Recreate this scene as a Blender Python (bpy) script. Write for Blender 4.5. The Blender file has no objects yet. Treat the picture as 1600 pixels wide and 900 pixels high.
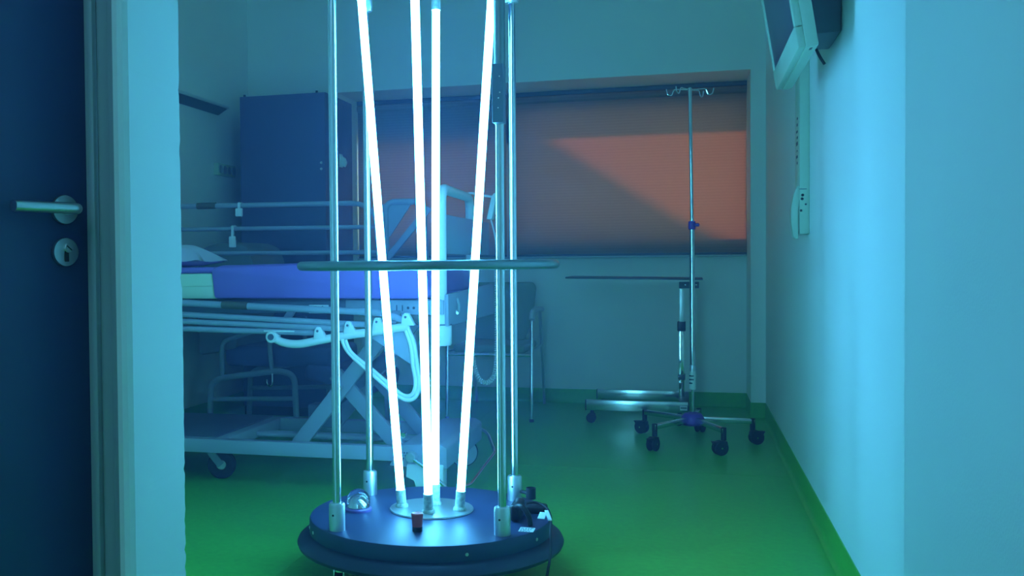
import bpy, bmesh, math, random
from mathutils import Vector, Matrix

random.seed(7)
SC = bpy.context.scene
COL = SC.collection

# ------------------------------------------------------------------ camera
cam_d = bpy.data.cameras.new('camera')
cam = bpy.data.objects.new('camera', cam_d)
COL.objects.link(cam)
cam_d.sensor_width = 36.0
cam_d.lens = 36.0 * 1570.0 / 1600.0
cam_d.shift_x = 0.1
cam_d.clip_start = 0.02
cam.matrix_world = (Matrix.Translation((0, 0, 1.0))
                    @ Matrix.Rotation(math.radians(15.4865), 4, 'Z')
                    @ Matrix.Rotation(math.radians(90 - 1.3865), 4, 'X')
                    @ Matrix.Rotation(-0.009, 4, 'Z'))
SC.camera = cam

# ------------------------------------------------------------------ world, sun, exposure
TUBE = (0.18, 1.0, 1.90)          # colour of the lamp light
TUBE_STRENGTH = 21.0
world = bpy.data.worlds.new('world')
SC.world = world
world.use_nodes = True
bgn = world.node_tree.nodes['Background']
bgn.inputs['Color'].default_value = (0.64, 1.0, 0.88, 1)
bgn.inputs['Strength'].default_value = 3.0

sun_d = bpy.data.lights.new('evening_sun', 'SUN')
sun_d.energy = 7.0
sun_d.angle = math.radians(2.2)
sun_d.color = (1.0, 0.46, 0.14)
sun = bpy.data.objects.new('evening_sun', sun_d)
COL.objects.link(sun)
SUN_DIR = Vector((0.25, -1.0, -0.22)).normalized()
sun.rotation_euler = SUN_DIR.to_track_quat('-Z', 'Y').to_euler()
sun.location = (-3, 14, 5)

cl_d = bpy.data.lights.new('corridor_fill', 'AREA')  # unseen fill light added behind the camera to brighten the door and drum side
cl_d.shape = 'RECTANGLE'
cl_d.size, cl_d.size_y = 1.2, 0.5
cl_d.energy = 7.0
cl_d.color = (0.26, 0.62, 1.0)
cl = bpy.data.objects.new('corridor_fill', cl_d)
COL.objects.link(cl)
cl.location = (-0.9, -0.55, 2.70)
cl.rotation_euler = (math.radians(18), 0, 0)

vs = SC.view_settings
SC.display_settings.display_device = 'sRGB'
vs.view_transform = 'Standard'
vs.look = 'None'
vs.exposure = 0.0
vs.gamma = 1.0
vs.use_curve_mapping = False
SC.cycles.use_denoising = True
SC.cycles.max_bounces = 18
SC.cycles.diffuse_bounces = 14
SC.cycles.caustics_reflective = False

# ------------------------------------------------------------------ materials
def mat(name, col, rough=0.5, metal=0.0, var=0.0, scale=6.0, bump=0.0, bscale=80.0,
        emit=None, estr=0.0, trans=0.0, coat=0.0, spec=0.5, aniso=None):
    m = bpy.data.materials.new(name)
    m.use_nodes = True
    nt = m.node_tree
    b = nt.nodes['Principled BSDF']
    b.inputs['Base Color'].default_value = (*col, 1)
    b.inputs['Roughness'].default_value = rough
    b.inputs['Metallic'].default_value = metal
    b.inputs['Specular IOR Level'].default_value = spec
    b.inputs['Transmission Weight'].default_value = trans
    b.inputs['Coat Weight'].default_value = coat
    if emit:
        b.inputs['Emission Color'].default_value = (*emit, 1)
        b.inputs['Emission Strength'].default_value = estr
    if var or bump:
        tc = nt.nodes.new('ShaderNodeTexCoord')
        mp = nt.nodes.new('ShaderNodeMapping')
        nt.links.new(tc.outputs['Object'], mp.inputs['Vector'])
        if aniso:
            mp.inputs['Scale'].default_value = aniso
    if var:
        n = nt.nodes.new('ShaderNodeTexNoise')
        n.inputs['Scale'].default_value = scale
        n.inputs['Detail'].default_value = 5
        nt.links.new(mp.outputs['Vector'], n.inputs['Vector'])
        r = nt.nodes.new('ShaderNodeValToRGB')
        r.color_ramp.elements[0].position = 0.3
        r.color_ramp.elements[1].position = 0.7
        r.color_ramp.elements[0].color = (*[c * (1 - var) for c in col], 1)
        r.color_ramp.elements[1].color = (*[min(1, c * (1 + var)) for c in col], 1)
        nt.links.new(n.outputs['Fac'], r.inputs['Fac'])
        nt.links.new(r.outputs['Color'], b.inputs['Base Color'])
    if bump:
        n2 = nt.nodes.new('ShaderNodeTexNoise')
        n2.inputs['Scale'].default_value = bscale
        n2.inputs['Detail'].default_value = 3
        nt.links.new(mp.outputs['Vector'], n2.inputs['Vector'])
        bp = nt.nodes.new('ShaderNodeBump')
        bp.inputs['Strength'].default_value = bump
        bp.inputs['Distance'].default_value = 0.002
        nt.links.new(n2.outputs['Fac'], bp.inputs['Height'])
        nt.links.new(bp.outputs['Normal'], b.inputs['Normal'])
    return m

M = {}
M['wall'] = mat('wall_paint', (0.90, 0.925, 0.94), 0.55, var=0.02, scale=2, bump=0.15, bscale=220)
M['reveal'] = mat('frame_paint', (0.90, 0.92, 0.93), 0.65, var=0.02, scale=3)
M['lintel'] = mat('soffit_paint', (0.84, 0.86, 0.87), 0.6)
M['ceiling'] = mat('ceiling_paint', (0.93, 0.94, 0.95), 0.7)
M['floor'] = mat('green_vinyl', (0.10, 0.50, 0.075), 0.32, var=0.10, scale=45, bump=0.08, bscale=300)
M['cove'] = mat('green_cove_vinyl', (0.10, 0.48, 0.065), 0.4, var=0.08, scale=40)
M['seam'] = mat('vinyl_seam', (0.13, 0.50, 0.09), 0.4)
M['door'] = mat('navy_laminate', (0.055, 0.085, 0.22), 0.35, var=0.10, scale=3, aniso=(1, 1, 0.15))
M['frame_dark'] = mat('grey_frame_paint', (0.45, 0.52, 0.56), 0.4)
M['satin'] = mat('satin_steel', (0.70, 0.74, 0.76), 0.32, 1.0)
M['steel'] = mat('polished_steel', (0.72, 0.76, 0.78), 0.16, 1.0)
M['chrome'] = mat('chrome', (0.80, 0.82, 0.84), 0.07, 1.0)
M['brushed'] = mat('brushed_steel', (0.74, 0.78, 0.80), 0.20, 1.0, var=0.04, scale=40, aniso=(0.2, 1, 8))
M['alu'] = mat('matt_aluminium', (0.72, 0.74, 0.77), 0.38, 0.9)
M['ring'] = mat('grey_handle_ring', (0.30, 0.38, 0.42), 0.30, 0.6)
M['disc'] = mat('navy_powder_coat', (0.04, 0.06, 0.15), 0.42, 0.1, bump=0.08, bscale=500)
M['flange'] = mat('dark_bumper_plastic', (0.03, 0.045, 0.09), 0.42)
M['plate'] = mat('steel_lamp_plate', (0.62, 0.66, 0.70), 0.3, 0.8)
M['tube'] = mat('lamp_glow', (0.9, 0.9, 0.9), 0.3, emit=TUBE, estr=TUBE_STRENGTH)
M['socket'] = mat('lamp_socket_ceramic', (0.62, 0.70, 0.60), 0.45, var=0.3, scale=90)
M['black'] = mat('black_plastic', (0.015, 0.016, 0.02), 0.4)
M['rubber'] = mat('dark_rubber', (0.02, 0.022, 0.03), 0.6)
M['red'] = mat('red_button_plastic', (0.75, 0.13, 0.13), 0.35)
M['label'] = mat('white_label', (0.85, 0.86, 0.87), 0.5)
M['ink'] = mat('dark_print', (0.03, 0.04, 0.07), 0.6)
M['box_grey'] = mat('slate_plastic', (0.22, 0.29, 0.42), 0.4)
M['glass'] = mat('clear_dome_plastic', (0.95, 0.97, 1.0), 0.02, trans=1.0)
M['mirror'] = mat('dome_mirror', (0.85, 0.85, 0.86), 0.08, 1.0)
M['purple_dark'] = mat('purple_dome_base', (0.22, 0.14, 0.42), 0.4)
M['bed'] = mat('pale_bed_enamel', (0.34, 0.38, 0.46), 0.38, var=0.04, scale=5)
M['bedrail'] = mat('grey_rail_enamel', (0.34, 0.38, 0.47), 0.38)
M['bedwhite'] = mat('white_bed_plastic', (0.86, 0.88, 0.88), 0.4)
M['beddark'] = mat('dark_bed_steel', (0.12, 0.14, 0.20), 0.5)
M['brown'] = mat('brown_grip', (0.10, 0.085, 0.055), 0.6)
M['mattress'] = mat('violet_blue_mattress_cover', (0.26, 0.15, 0.55), 0.55, var=0.06, scale=4, bump=0.3, bscale=25)
M['foam'] = mat('pale_green_sheet', (0.66, 0.76, 0.55), 0.6)
M['pillow'] = mat('white_pillow', (0.85, 0.82, 0.95), 0.7, bump=0.4, bscale=20)
M['wardrobe'] = mat('navy_wardrobe_laminate', (0.11, 0.105, 0.27), 0.42, var=0.06, scale=3, aniso=(1, 1, 0.2))
M['vinyl_blue'] = mat('blue_armchair_vinyl', (0.10, 0.11, 0.30), 0.5)
M['vinyl_grey'] = mat('grey_chair_vinyl', (0.20, 0.22, 0.26), 0.5)
M['chair_back'] = mat('grey_green_chair_shell', (0.26, 0.36, 0.27), 0.5)
M['purple'] = mat('purple_plastic', (0.16, 0.045, 0.42), 0.4)
M['cream'] = mat('cream_plastic', (0.52, 0.62, 0.50), 0.45)
M['screen'] = mat('dark_screen', (0.05, 0.055, 0.11), 0.28)
M['tabletop'] = mat('dark_table_laminate', (0.10, 0.11, 0.15), 0.4)
M['lamp_body'] = mat('grey_lamp_body', (0.68, 0.72, 0.74), 0.5)
M['caster_grey'] = mat('caster_coat', (0.3, 0.28, 0.27), 0.8)
M['wheelcover'] = mat('pale_wheel_cover', (0.66, 0.72, 0.74), 0.4)

def blind_material():
    m = bpy.data.materials.new('woven_blind_fabric')
    m.use_nodes = True
    nt = m.node_tree
    for n in list(nt.nodes):
        nt.nodes.remove(n)
    out = nt.nodes.new('ShaderNodeOutputMaterial')
    mix = nt.nodes.new('ShaderNodeMixShader')
    dif = nt.nodes.new('ShaderNodeBsdfDiffuse')
    trl = nt.nodes.new('ShaderNodeBsdfTranslucent')
    tc = nt.nodes.new('ShaderNodeTexCoord')
    wv = nt.nodes.new('ShaderNodeTexWave')
    wv.wave_type = 'BANDS'
    wv.bands_direction = 'Z'
    wv.inputs['Scale'].default_value = 16
    wv.inputs['Distortion'].default_value = 0.6
    wv.inputs['Detail'].default_value = 2
    nt.links.new(tc.outputs['Object'], wv.inputs['Vector'])
    rp = nt.nodes.new('ShaderNodeValToRGB')
    rp.color_ramp.elements[0].color = (0.27, 0.26, 0.235, 1)
    rp.color_ramp.elements[1].color = (0.34, 0.325, 0.29, 1)
    nt.links.new(wv.outputs['Fac'], rp.inputs['Fac'])
    nt.links.new(rp.outputs['Color'], dif.inputs['Color'])
    trl.inputs['Color'].default_value = (0.62, 0.42, 0.28, 1)
    mix.inputs['Fac'].default_value = 0.40
    nt.links.new(dif.outputs['BSDF'], mix.inputs[1])
    nt.links.new(trl.outputs['BSDF'], mix.inputs[2])
    nt.links.new(mix.outputs['Shader'], out.inputs['Surface'])
    return m
M['blind'] = blind_material()

# ------------------------------------------------------------------ mesh helpers
class MB:
    """collects shapes (world coordinates) and links them as one mesh object"""
    def __init__(self):
        self.bm = bmesh.new()

    def box(self, lo, hi, bev=0.0, seg=2, mtx=None):
        bm = bmesh.new()
        bmesh.ops.create_cube(bm, size=1)
        lo, hi = Vector(lo), Vector(hi)
        c, s = (lo + hi) / 2, hi - lo
        for v in bm.verts:
            v.co = Vector((v.co.x * s.x, v.co.y * s.y, v.co.z * s.z)) + c
        if bev:
            bmesh.ops.bevel(bm, geom=bm.edges[:], offset=bev, segments=seg, affect='EDGES', profile=0.5)
        self._merge(bm, mtx)
        return self

    def beam(self, p0, p1, w, h, up=(0, 0, 1), bev=0.004):
        """box of width w, height h from p0 to p1"""
        p0, p1 = Vector(p0), Vector(p1)
        d = p1 - p0
        L = d.length
        z = d.normalized()
        x = Vector(up).cross(z)
        if x.length < 1e-4:
            x = Vector((1, 0, 0)).cross(z)
        x.normalize()
        y = z.cross(x)
        R = Matrix((x, y, z)).transposed().to_4x4()
        bm = bmesh.new()
        bmesh.ops.create_cube(bm, size=1)
        for v in bm.verts:
            v.co = Vector((v.co.x * w, v.co.y * h, v.co.z * L))
        if bev:
            bmesh.ops.bevel(bm, geom=bm.edges[:], offset=bev, segments=2, affect='EDGES', profile=0.5)
        self._merge(bm, Matrix.Translation((p0 + p1) / 2) @ R)
        return self

    def _merge(self, bm, mtx=None):
        if mtx is not None:
            bmesh.ops.transform(bm, matrix=mtx, verts=bm.verts[:])
        me = bpy.data.meshes.new('tmp')
        bm.to_mesh(me)
        bm.free()
        self.bm.from_mesh(me)
        bpy.data.meshes.remove(me)

    def lathe(self, prof, c=(0, 0, 0), axis=(0, 0, 1), seg=32, mtx=None):
        """profile [(r, z)] spun about axis through c"""
        q = Vector((0, 0, 1)).rotation_difference(Vector(axis).normalized()).to_matrix().to_4x4()
        T = Matrix.Translation(c) @ q
        if mtx is not None:
            T = mtx @ T
        rings = []
        for r, z in prof:
            if r < 1e-6:
                rings.append([self.bm.verts.new(T @ Vector((0, 0, z)))])
            else:
                rings.append([self.bm.verts.new(T @ Vector((r * math.cos(2 * math.pi * k / seg),
                                                            r * math.sin(2 * math.pi * k / seg), z)))
                              for k in range(seg)])
        for a, b in zip(rings, rings[1:]):
            for k in range(seg):
                k2 = (k + 1) % seg
                f = [a[k % len(a)], a[k2 % len(a)], b[k2 % len(b)], b[k % len(b)]]
                u = []
                for v in f:
                    if v not in u:
                        u.append(v)
                if len(u) > 2:
                    self.bm.faces.new(u)
        return self

    def cyl(self, p0, p1, r, r2=None, seg=20, bev=0.0):
        p0, p1 = Vector(p0), Vector(p1)
        L = (p1 - p0).length
        r2 = r if r2 is None else r2
        if bev:
            pr = [(0, 0), (r - bev, 0), (r, bev), (r2, L - bev), (r2 - bev, L), (0, L)]
        else:
            pr = [(0, 0), (r, 0), (r2, L), (0, L)]
        return self.lathe(pr, p0, p1 - p0, seg)

    def tube(self, pts, r, seg=10, closed=False, smooth=0):
        pts = [Vector(p) for p in pts]
        if smooth:
            pts = catmull(pts, smooth, closed)
        n = len(pts)
        rings = []
        prev = None
        for i, p in enumerate(pts):
            if closed:
                t = (pts[(i + 1) % n] - pts[i - 1]).normalized()
            else:
                t = (pts[min(i + 1, n - 1)] - pts[max(i - 1, 0)]).normalized()
            if prev is None:
                a = Vector((0, 0, 1)) if abs(t.z) < 0.9 else Vector((1, 0, 0))
                u = (a - t * a.dot(t)).normalized()
            else:
                u = (prev - t * prev.dot(t)).normalized()
            prev = u
            w = t.cross(u)
            rings.append([self.bm.verts.new(p + (u * math.cos(2 * math.pi * k / seg) + w * math.sin(2 * math.pi * k / seg)) * r)
                          for k in range(seg)])
        m = n if closed else n - 1
        for i in range(m):
            a, b = rings[i], rings[(i + 1) % n]
            off = 0
            if closed and i == n - 1:     # match the twist of the last ring
                off = min(range(seg), key=lambda o: (a[0].co - b[o].co).length)
            for k in range(seg):
                self.bm.faces.new([a[k], a[(k + 1) % seg], b[(k + 1 + off) % seg], b[(k + off) % seg]])
        if not closed:
            self.bm.faces.new(rings[0][::-1])
            self.bm.faces.new(rings[-1])
        return self

    def prism(self, poly, vec, bev=0.0):
        """planar polygon (3-D points) extruded along vec"""
        bm = bmesh.new()
        vec = Vector(vec)
        a = [bm.verts.new(Vector(p)) for p in poly]
        b = [bm.verts.new(Vector(p) + vec) for p in poly]
        n = len(poly)
        bm.faces.new(a)
        bm.faces.new(b[::-1])
        for k in range(n):
            bm.faces.new([a[k], a[(k + 1) % n], b[(k + 1) % n], b[k]])
        if bev:
            bmesh.ops.bevel(bm, geom=bm.edges[:], offset=bev, segments=2, affect='EDGES', profile=0.5)
        self._merge(bm)
        return self

    def build(self, name, material, parent=None, origin=(0, 0, 0), smooth=True):
        bm = self.bm
        bmesh.ops.recalc_face_normals(bm, faces=bm.faces[:])
        bmesh.ops.translate(bm, vec=-Vector(origin), verts=bm.verts[:])
        me = bpy.data.meshes.new(name)
        bm.to_mesh(me)
        bm.free()
        me.materials.append(material)
        if smooth:
            for p in me.polygons:
                p.use_smooth = True
            try:
                me.set_sharp_from_angle(angle=math.radians(38))
            except Exception:
                pass
        o = bpy.data.objects.new(name, me)
        COL.objects.link(o)
        if parent is not None:
            o.parent = parent
        return o

def catmull(pts, n, closed=False):
    out = []
    m = len(pts)
    rng = range(m) if closed else range(m - 1)
    for i in rng:
        if closed:
            p0, p1, p2, p3 = pts[i - 1], pts[i], pts[(i + 1) % m], pts[(i + 2) % m]
        else:
            p0, p1, p2, p3 = pts[max(i - 1, 0)], pts[i], pts[i + 1], pts[min(i + 2, m - 1)]
        for k in range(n):
            t = k / n
            out.append(0.5 * ((2 * p1) + (p2 - p0) * t + (2 * p0 - 5 * p1 + 4 * p2 - p3) * t * t
                              + (3 * p1 - p0 - 3 * p2 + p3) * t ** 3))
    if not closed:
        out.append(pts[-1])
    return out

def rounded(pts, r, n=6):
    """polyline with rounded corners"""
    pts = [Vector(p) for p in pts]
    out = [pts[0]]
    for a, b, c in zip(pts, pts[1:], pts[2:]):
        d1, d2 = (a - b), (c - b)
        rr = min(r, d1.length * 0.49, d2.length * 0.49)
        p, q = b + d1.normalized() * rr, b + d2.normalized() * rr
        for k in range(n + 1):
            t = k / n
            out.append(p * (1 - t) ** 2 + b * 2 * t * (1 - t) + q * t * t)
    out.append(pts[-1])
    return out

class Thing:
    """an Empty at the thing's base that parents its parts; shapes are given in world coordinates"""
    def __init__(self, name, label, cat, loc, group=None):
        self.loc = Vector(loc)
        self.o = bpy.data.objects.new(name, None)
        self.o.empty_display_size = 0.1
        COL.objects.link(self.o)
        self.o.location = self.loc
        self.o['label'] = label
        self.o['category'] = cat
        if group:
            self.o['group'] = group

    def part(self, name, mb, m, parent=None, label=None, smooth=True):
        o = mb.build(name, M[m], parent or self.o, self.loc, smooth)
        if label:
            o['label'] = label
        return o

def single(name, mb, m, label, cat, loc, group=None):
    o = mb.build(name, M[m], None, loc)
    o.location = loc
    o['label'] = label
    o['category'] = cat
    if group:
        o['group'] = group
    return o

def struct(name, mb, m, parent=None, smooth=False):
    o = mb.build(name, M[m], parent, (0, 0, 0), smooth)
    if parent is None:
        o['kind'] = 'structure'
    return o

# ------------------------------------------------------------------ the setting
XL, XR, YB, YR, ZC = -3.05, 0.473, 6.70, 7.17, 2.92
fl = struct('floor', MB().box((XL - 0.2, -1.35, -0.1), (XR + 0.25, YR + 0.15, 0.0)), 'floor')
# welded seams of the sheet vinyl
mb = MB().box((XL, 4.905, -0.001), (XR, 4.911, 0.0008))
mb.box((-1.283, 1.8, -0.001), (-1.277, 7.15, 0.0008))
struct('vinyl_seam', mb, 'seam', fl)
struct('ceiling', MB().box((XL - 0.2, -1.35, ZC), (XR + 0.25, YR + 0.15, ZC + 0.1)), 'ceiling')
struct('wall_left', MB().box((XL - 0.15, 1.50, 0), (XL, YR + 0.15, ZC)), 'wall')
struct('wall_right', MB().box((XR, 1.78, 0), (XR + 0.15, YR + 0.15, ZC)), 'wall')

# back wall: lintel and two piers round a deep window niche
mb = MB().box((XL, YB, 2.205), (XR, YR + 0.15, ZC))
mb.box((0.383, YB, 0), (XR, YR + 0.15, 2.205))
mb.box((XL, YB, 0), (-2.37, YR + 0.15, 2.205))
struct('wall_back', mb, 'wall')
# parapet wall below the window, at the back of the niche
struct('wall_parapet', MB().box((-2.37, YR, 0), (0.383, YR + 0.15, 1.042)), 'wall')
# facade round the window opening
mb = MB().box((-2.37, YR + 0.02, 1.042), (0.383, YR + 0.15, 1.16))
mb.box((-1.24, YR + 0.02, 2.045), (0.383, YR + 0.15, 2.205))
mb.box((-2.37, YR + 0.02, 1.86), (-1.24, YR + 0.15, 2.205))
mb.box((-2.37, YR + 0.02, 1.16), (-2.30, YR + 0.15, 1.86))
mb.box((0.36, YR + 0.02, 1.16), (0.383, YR + 0.15, 2.045))
mb.box((-1.30, YR + 0.02, 1.16), (-1.18, YR + 0.15, 2.045))
mb.box((-2.6, YR + 0.15, 2.05), (0.7, YR + 0.78, 2.20))  # unseen ledge added, its depth set to shade the top of the blind
w1 = struct('window_1', mb, 'frame_dark')
# green coved skirting
def cove(name, a, b, nrm):
    a, b, nrm = Vector((*a, 0)), Vector((*b, 0)), Vector((*nrm, 0))
    m = MB()
    prof = [(0.0, 0.0), (0.022, 0.0), (0.012, 0.003), (0.006, 0.010), (0.003, 0.025), (0.003, 0.10), (0.0, 0.10)]
    m.prism([a + nrm * d + Vector((0, 0, z)) for d, z in prof], b - a)
    struct(name, m, 'cove', smooth=True)
cove('baseboard_right', (XR, 1.8), (XR, YB), (-1, 0))
cove('baseboard_back', (-2.37, YR), (0.383, YR), (0, -1))
cove('baseboard_niche', (0.383, YB), (0.383, YR), (-1, 0))
cove('baseboard_pier', (0.383, YB), (XR, YB), (0, -1))
cove('baseboard_left', (XL, 1.8), (XL, YB), (1, 0))

# entrance: wall end on the left with a chipped far edge, passage wall on the right
XE = -0.946
mb = MB()
bm = mb.bm
rows = []
nz = 200
for k in range(nz + 1):
    z = 2.3 * k / nz
    j = random.uniform(-0.0012, 0.0012) - (random.random() < 0.10) * random.uniform(0.002, 0.006)
    pts = [(XE - 0.018, 1.556), (XE - 0.010, 1.558), (XE - 0.004, 1.566), (XE, 1.578), (XE - 0.017, 1.792 + j), (XE - 0.025, 1.797), (XL, 1.797), (XL, 1.62), (XE - 0.018, 1.62)]
    rows.append([bm.verts.new((x, y, z)) for x, y in pts])
for a, b in zip(rows, rows[1:]):
    for k in range(9):
        bm.faces.new([a[k], a[(k + 1) % 9], b[(k + 1) % 9], b[k]])
bm.faces.new(rows[0])
bm.faces.new(rows[-1][::-1])
struct('wall_front', mb, 'reveal')
struct('wall_entry', MB().prism([(0.331, -1.35, 0), (0.331, 1.735, 0)] + [(0.366 - 0.035 * math.cos(t * math.pi / 12), 1.735 + 0.05 * math.sin(t * math.pi / 12), 0) for t in range(1, 7)] + [(0.62, 1.785, 0), (0.62, -1.35, 0)], (0, 0, 2.9)).box((XL, 1.5, 2.3), (0.33, 1.786, ZC + 0.1)), 'wall', smooth=True)
struct('wall_corridor', MB().box((-2.25, -1.35, 0), (0.34, -1.20, ZC)).box((-2.25, -1.2, 0), (-2.10, 1.60, ZC)), 'wall')
# shaded steel door frame on the corridor side
mb = MB()
mb.box((-1.048, 1.60, 0), (-0.964, 1.62, 2.3))
mb.box((-1.034, 1.585, 0), (-1.022, 1.60, 2.3), bev=0.003)
mb.box((-0.985, 1.572, 0), (-0.965, 1.60, 2.3), bev=0.003)
struct('trim_1', mb, 'frame_dark', smooth=True)

# dark door leaf standing open towards the corridor, lever and key rosette near its free edge
DU = Vector((-0.37, -0.929, 0)).normalized()      # from the free edge to the hinge
DN = Vector((-DU.y, DU.x, 0))                     # out of the visible face
DE = Vector((-1.047, 1.60, 0))
def dp(t, off, z):
    return DE + DU * t + DN * off + Vector((0, 0, z))
mb = MB().prism([dp(0, 0, 0.008), dp(0.95, 0, 0.008), dp(0.95, -0.04, 0.008), dp(0, -0.04, 0.008)], (0, 0, 2.09), bev=0.002)
door = mb.build('door_1', M['door'])
door['kind'] = 'structure'
ht, hz, kz = 0.050, 1.101, 1.026
mb = MB().lathe([(0, 0), (0.025, 0), (0.026, 0.004), (0.025, 0.008), (0.0, 0.008)], dp(ht, 0, hz), DN, 40)
struct('handle_rosette', mb, 'satin', door, True)
mb = MB().tube(rounded([dp(ht, 0.004, hz), dp(ht - 0.001, 0.050, hz), dp(ht + 0.126, 0.050, hz)], 0.018, 10), 0.0098, 18)
struct('lever_handle', mb, 'satin', door, True)
mb = MB().lathe([(0, 0), (0.0245, 0), (0.0255, 0.004), (0.0245, 0.008), (0.0, 0.008)], dp(ht, 0, kz), DN, 40)
kp = struct('key_rosette', mb, 'satin', door, True)
mb = MB().prism([dp(ht - 0.004, 0.008, kz - 0.017), dp(ht + 0.004, 0.008, kz - 0.017), dp(ht + 0.004, 0.008, kz + 0.006), dp(ht - 0.004, 0.008, kz + 0.006)], DN * 0.002, bev=0.0008)
struct('keyhole', mb, 'ink', kp, True)
mb = MB().cyl(dp(ht - 0.003, 0.006, kz + 0.007), dp(ht - 0.003, 0.0125, kz + 0.007), 0.0085, seg=24, bev=0.001)
struct('lock_cylinder', mb, 'satin', kp, True)
mb = MB().beam(dp(ht - 0.008, 0.0127, kz + 0.003), dp(ht + 0.002, 0.0127, kz + 0.011), 0.002, 0.0008, up=DN, bev=0)
struct('key_slot', mb, 'ink', kp, True)

# scattering volume added to imitate a bluish lens veil and lift the darks
hm = bpy.data.materials.new('veil_scatter')
hm.use_nodes = True
for n in list(hm.node_tree.nodes):
    hm.node_tree.nodes.remove(n)
ho = hm.node_tree.nodes.new('ShaderNodeOutputMaterial')
hv = hm.node_tree.nodes.new('ShaderNodeVolumeScatter')
hv.inputs['Color'].default_value = (0.36, 0.52, 1.0, 1)
hv.inputs["Density"].default_value = 0.070
hm.node_tree.links.new(hv.outputs['Volume'], ho.inputs['Volume'])
hz_ = MB().box((XL + 0.01, 1.80, 0.002), (XR - 0.006, YB - 0.01, ZC - 0.01)).build('veil_volume', hm, smooth=False)
hz_['kind'] = 'structure'

# unseen cutout added outside, shaped to throw the slanting shadow on the blind
def shade(p, t):
    return Vector((p[0], YR, p[1])) - SUN_DIR * (t / -SUN_DIR.y)
poly = [shade(p, 3.0) for p in [(-3.2, 0.2), (1.0, 0.2), (1.0, 0.75), (-0.10, 1.32), (-0.98, 1.90), (-3.2, 2.0)]]
struct('shadow_caster', MB().prism(poly, (0, 0.3, 0)), 'caster_grey')

# ------------------------------------------------------------------ the lamp tower
T = Thing('disinfection_lamp_tower', 'round navy tower on castors with four glowing white lamp tubes in a steel cage', 'lamp', (-0.80, 3.11, 0))
cx, cy = -0.80, 3.11
mb = MB().lathe([(0, 0.140), (0.384, 0.140), (0.386, 0.150), (0.386, 0.192), (0.383, 0.1985), (0.378, 0.2), (0, 0.2)], (cx, cy, 0), seg=128)
drum = T.part('base_drum', mb, 'disc')
mb = MB().lathe([(0.34, 0.105), (0.405, 0.105), (0.421, 0.112), (0.425, 0.122), (0.421, 0.131), (0.403, 0.146), (0.387, 0.152), (0.34, 0.152), (0.34, 0.105)], (cx, cy, 0), seg=128)
mb.lathe([(0, 0.107), (0.345, 0.107), (0.345, 0.14), (0, 0.14)], (cx, cy, 0), seg=64)
T.part('bumper_flange', mb, 'flange')
for a in (-155, -60, -20, 40, 130, 215):
    d = Vector((math.cos(math.radians(a)), math.sin(math.radians(a)), 0))
    p = Vector((cx, cy, 0.172)) + d * 0.3855
    T.part('screw', MB().lathe([(0.0055, 0), (0.005, 0.002), (0, 0.0028)], p, d, 12), 'alu', drum)
for dx, dy in ((-0.21, -0.27), (0.22, -0.24), (-0.25, 0.20), (0.24, 0.22)):
    px, py = cx + dx, cy + dy
    mb = MB().cyl((px, py, 0.075), (px, py, 0.107), 0.02, bev=0.002)
    mb.box((px - 0.018, py - 0.02, 0.035), (px - 0.013, py + 0.02, 0.085), bev=0.002)
    mb.box((px + 0.013, py - 0.02, 0.035), (px + 0.018, py + 0.02, 0.085), bev=0.002)
    c = T.part('caster', mb, 'steel')
    T.part('wheel', MB().cyl((px - 0.012, py, 0.037), (px + 0.012, py, 0.037), 0.037, seg=28, bev=0.004), 'rubber', c)
POLES = [(-1.020, 2.840), (-0.528, 2.905), (-1.066, 3.310), (-0.565, 3.345)]
for px, py in POLES:
    p = T.part('pole', MB().cyl((px, py, 0.20), (px, py, 1.95), 0.0125, seg=24), 'steel')
    mb = MB().lathe([(0, 0.2), (0.0245, 0.2), (0.0245, 0.276), (0.022, 0.2825), (0.0128, 0.2825)], (px, py, 0), seg=28)
    c = T.part('base_collar', mb, 'alu', p)
    mb = MB().cyl((px - 0.004, py - 0.0243, 0.249), (px - 0.004, py - 0.0255, 0.249), 0.0032, seg=12)
    T.part('top_collar', MB().lathe([(0.0128, 1.866), (0.022, 1.866), (0.0245, 1.872), (0.0245, 1.95), (0, 1.95)], (px, py, 0), seg=28), 'alu', p)
    T.part('grub_screw', mb, 'black', p)
mb = MB()
n = 96
mb.tube([(cx + 0.402 * math.cos(2 * math.pi * k / n), cy + 0.402 * math.sin(2 * math.pi * k / n), 0.995) for k in range(n)], 0.0145, 14, closed=True)
ring = T.part('handle_ring', mb, 'ring')
for px, py in POLES:
    d = (Vector((px, py, 0)) - Vector((cx, cy, 0))).normalized()
    T.part('ring_bracket', MB().cyl((px, py, 0.995), Vector((cx, cy, 0.995)) + d * 0.395, 0.007, seg=12), 'steel', ring)
T.part('top_plate', MB().lathe([(0, 1.95), (0.39, 1.95), (0.395, 1.955), (0.395, 2.0), (0.39, 2.005), (0, 2.005)], (cx, cy, 0), seg=96), 'disc')
T.part('lamp_plate', MB().lathe([(0, 0.2), (0.135, 0.2), (0.137, 0.202), (0.135, 0.206), (0, 0.206)], (cx - 0.006, cy + 0.043, 0), seg=72), 'plate')
LAMPS = [((-0.907, 3.14, 0.262), (-1.011, 3.10, 1.85)), ((-0.798, 3.08, 0.268), (-0.780, 2.90, 1.84)),
         ((-0.805, 3.20, 0.272), (-0.826, 3.35, 1.863)), ((-0.705, 3.14, 0.268), (-0.594, 3.15, 1.86))]
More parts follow.
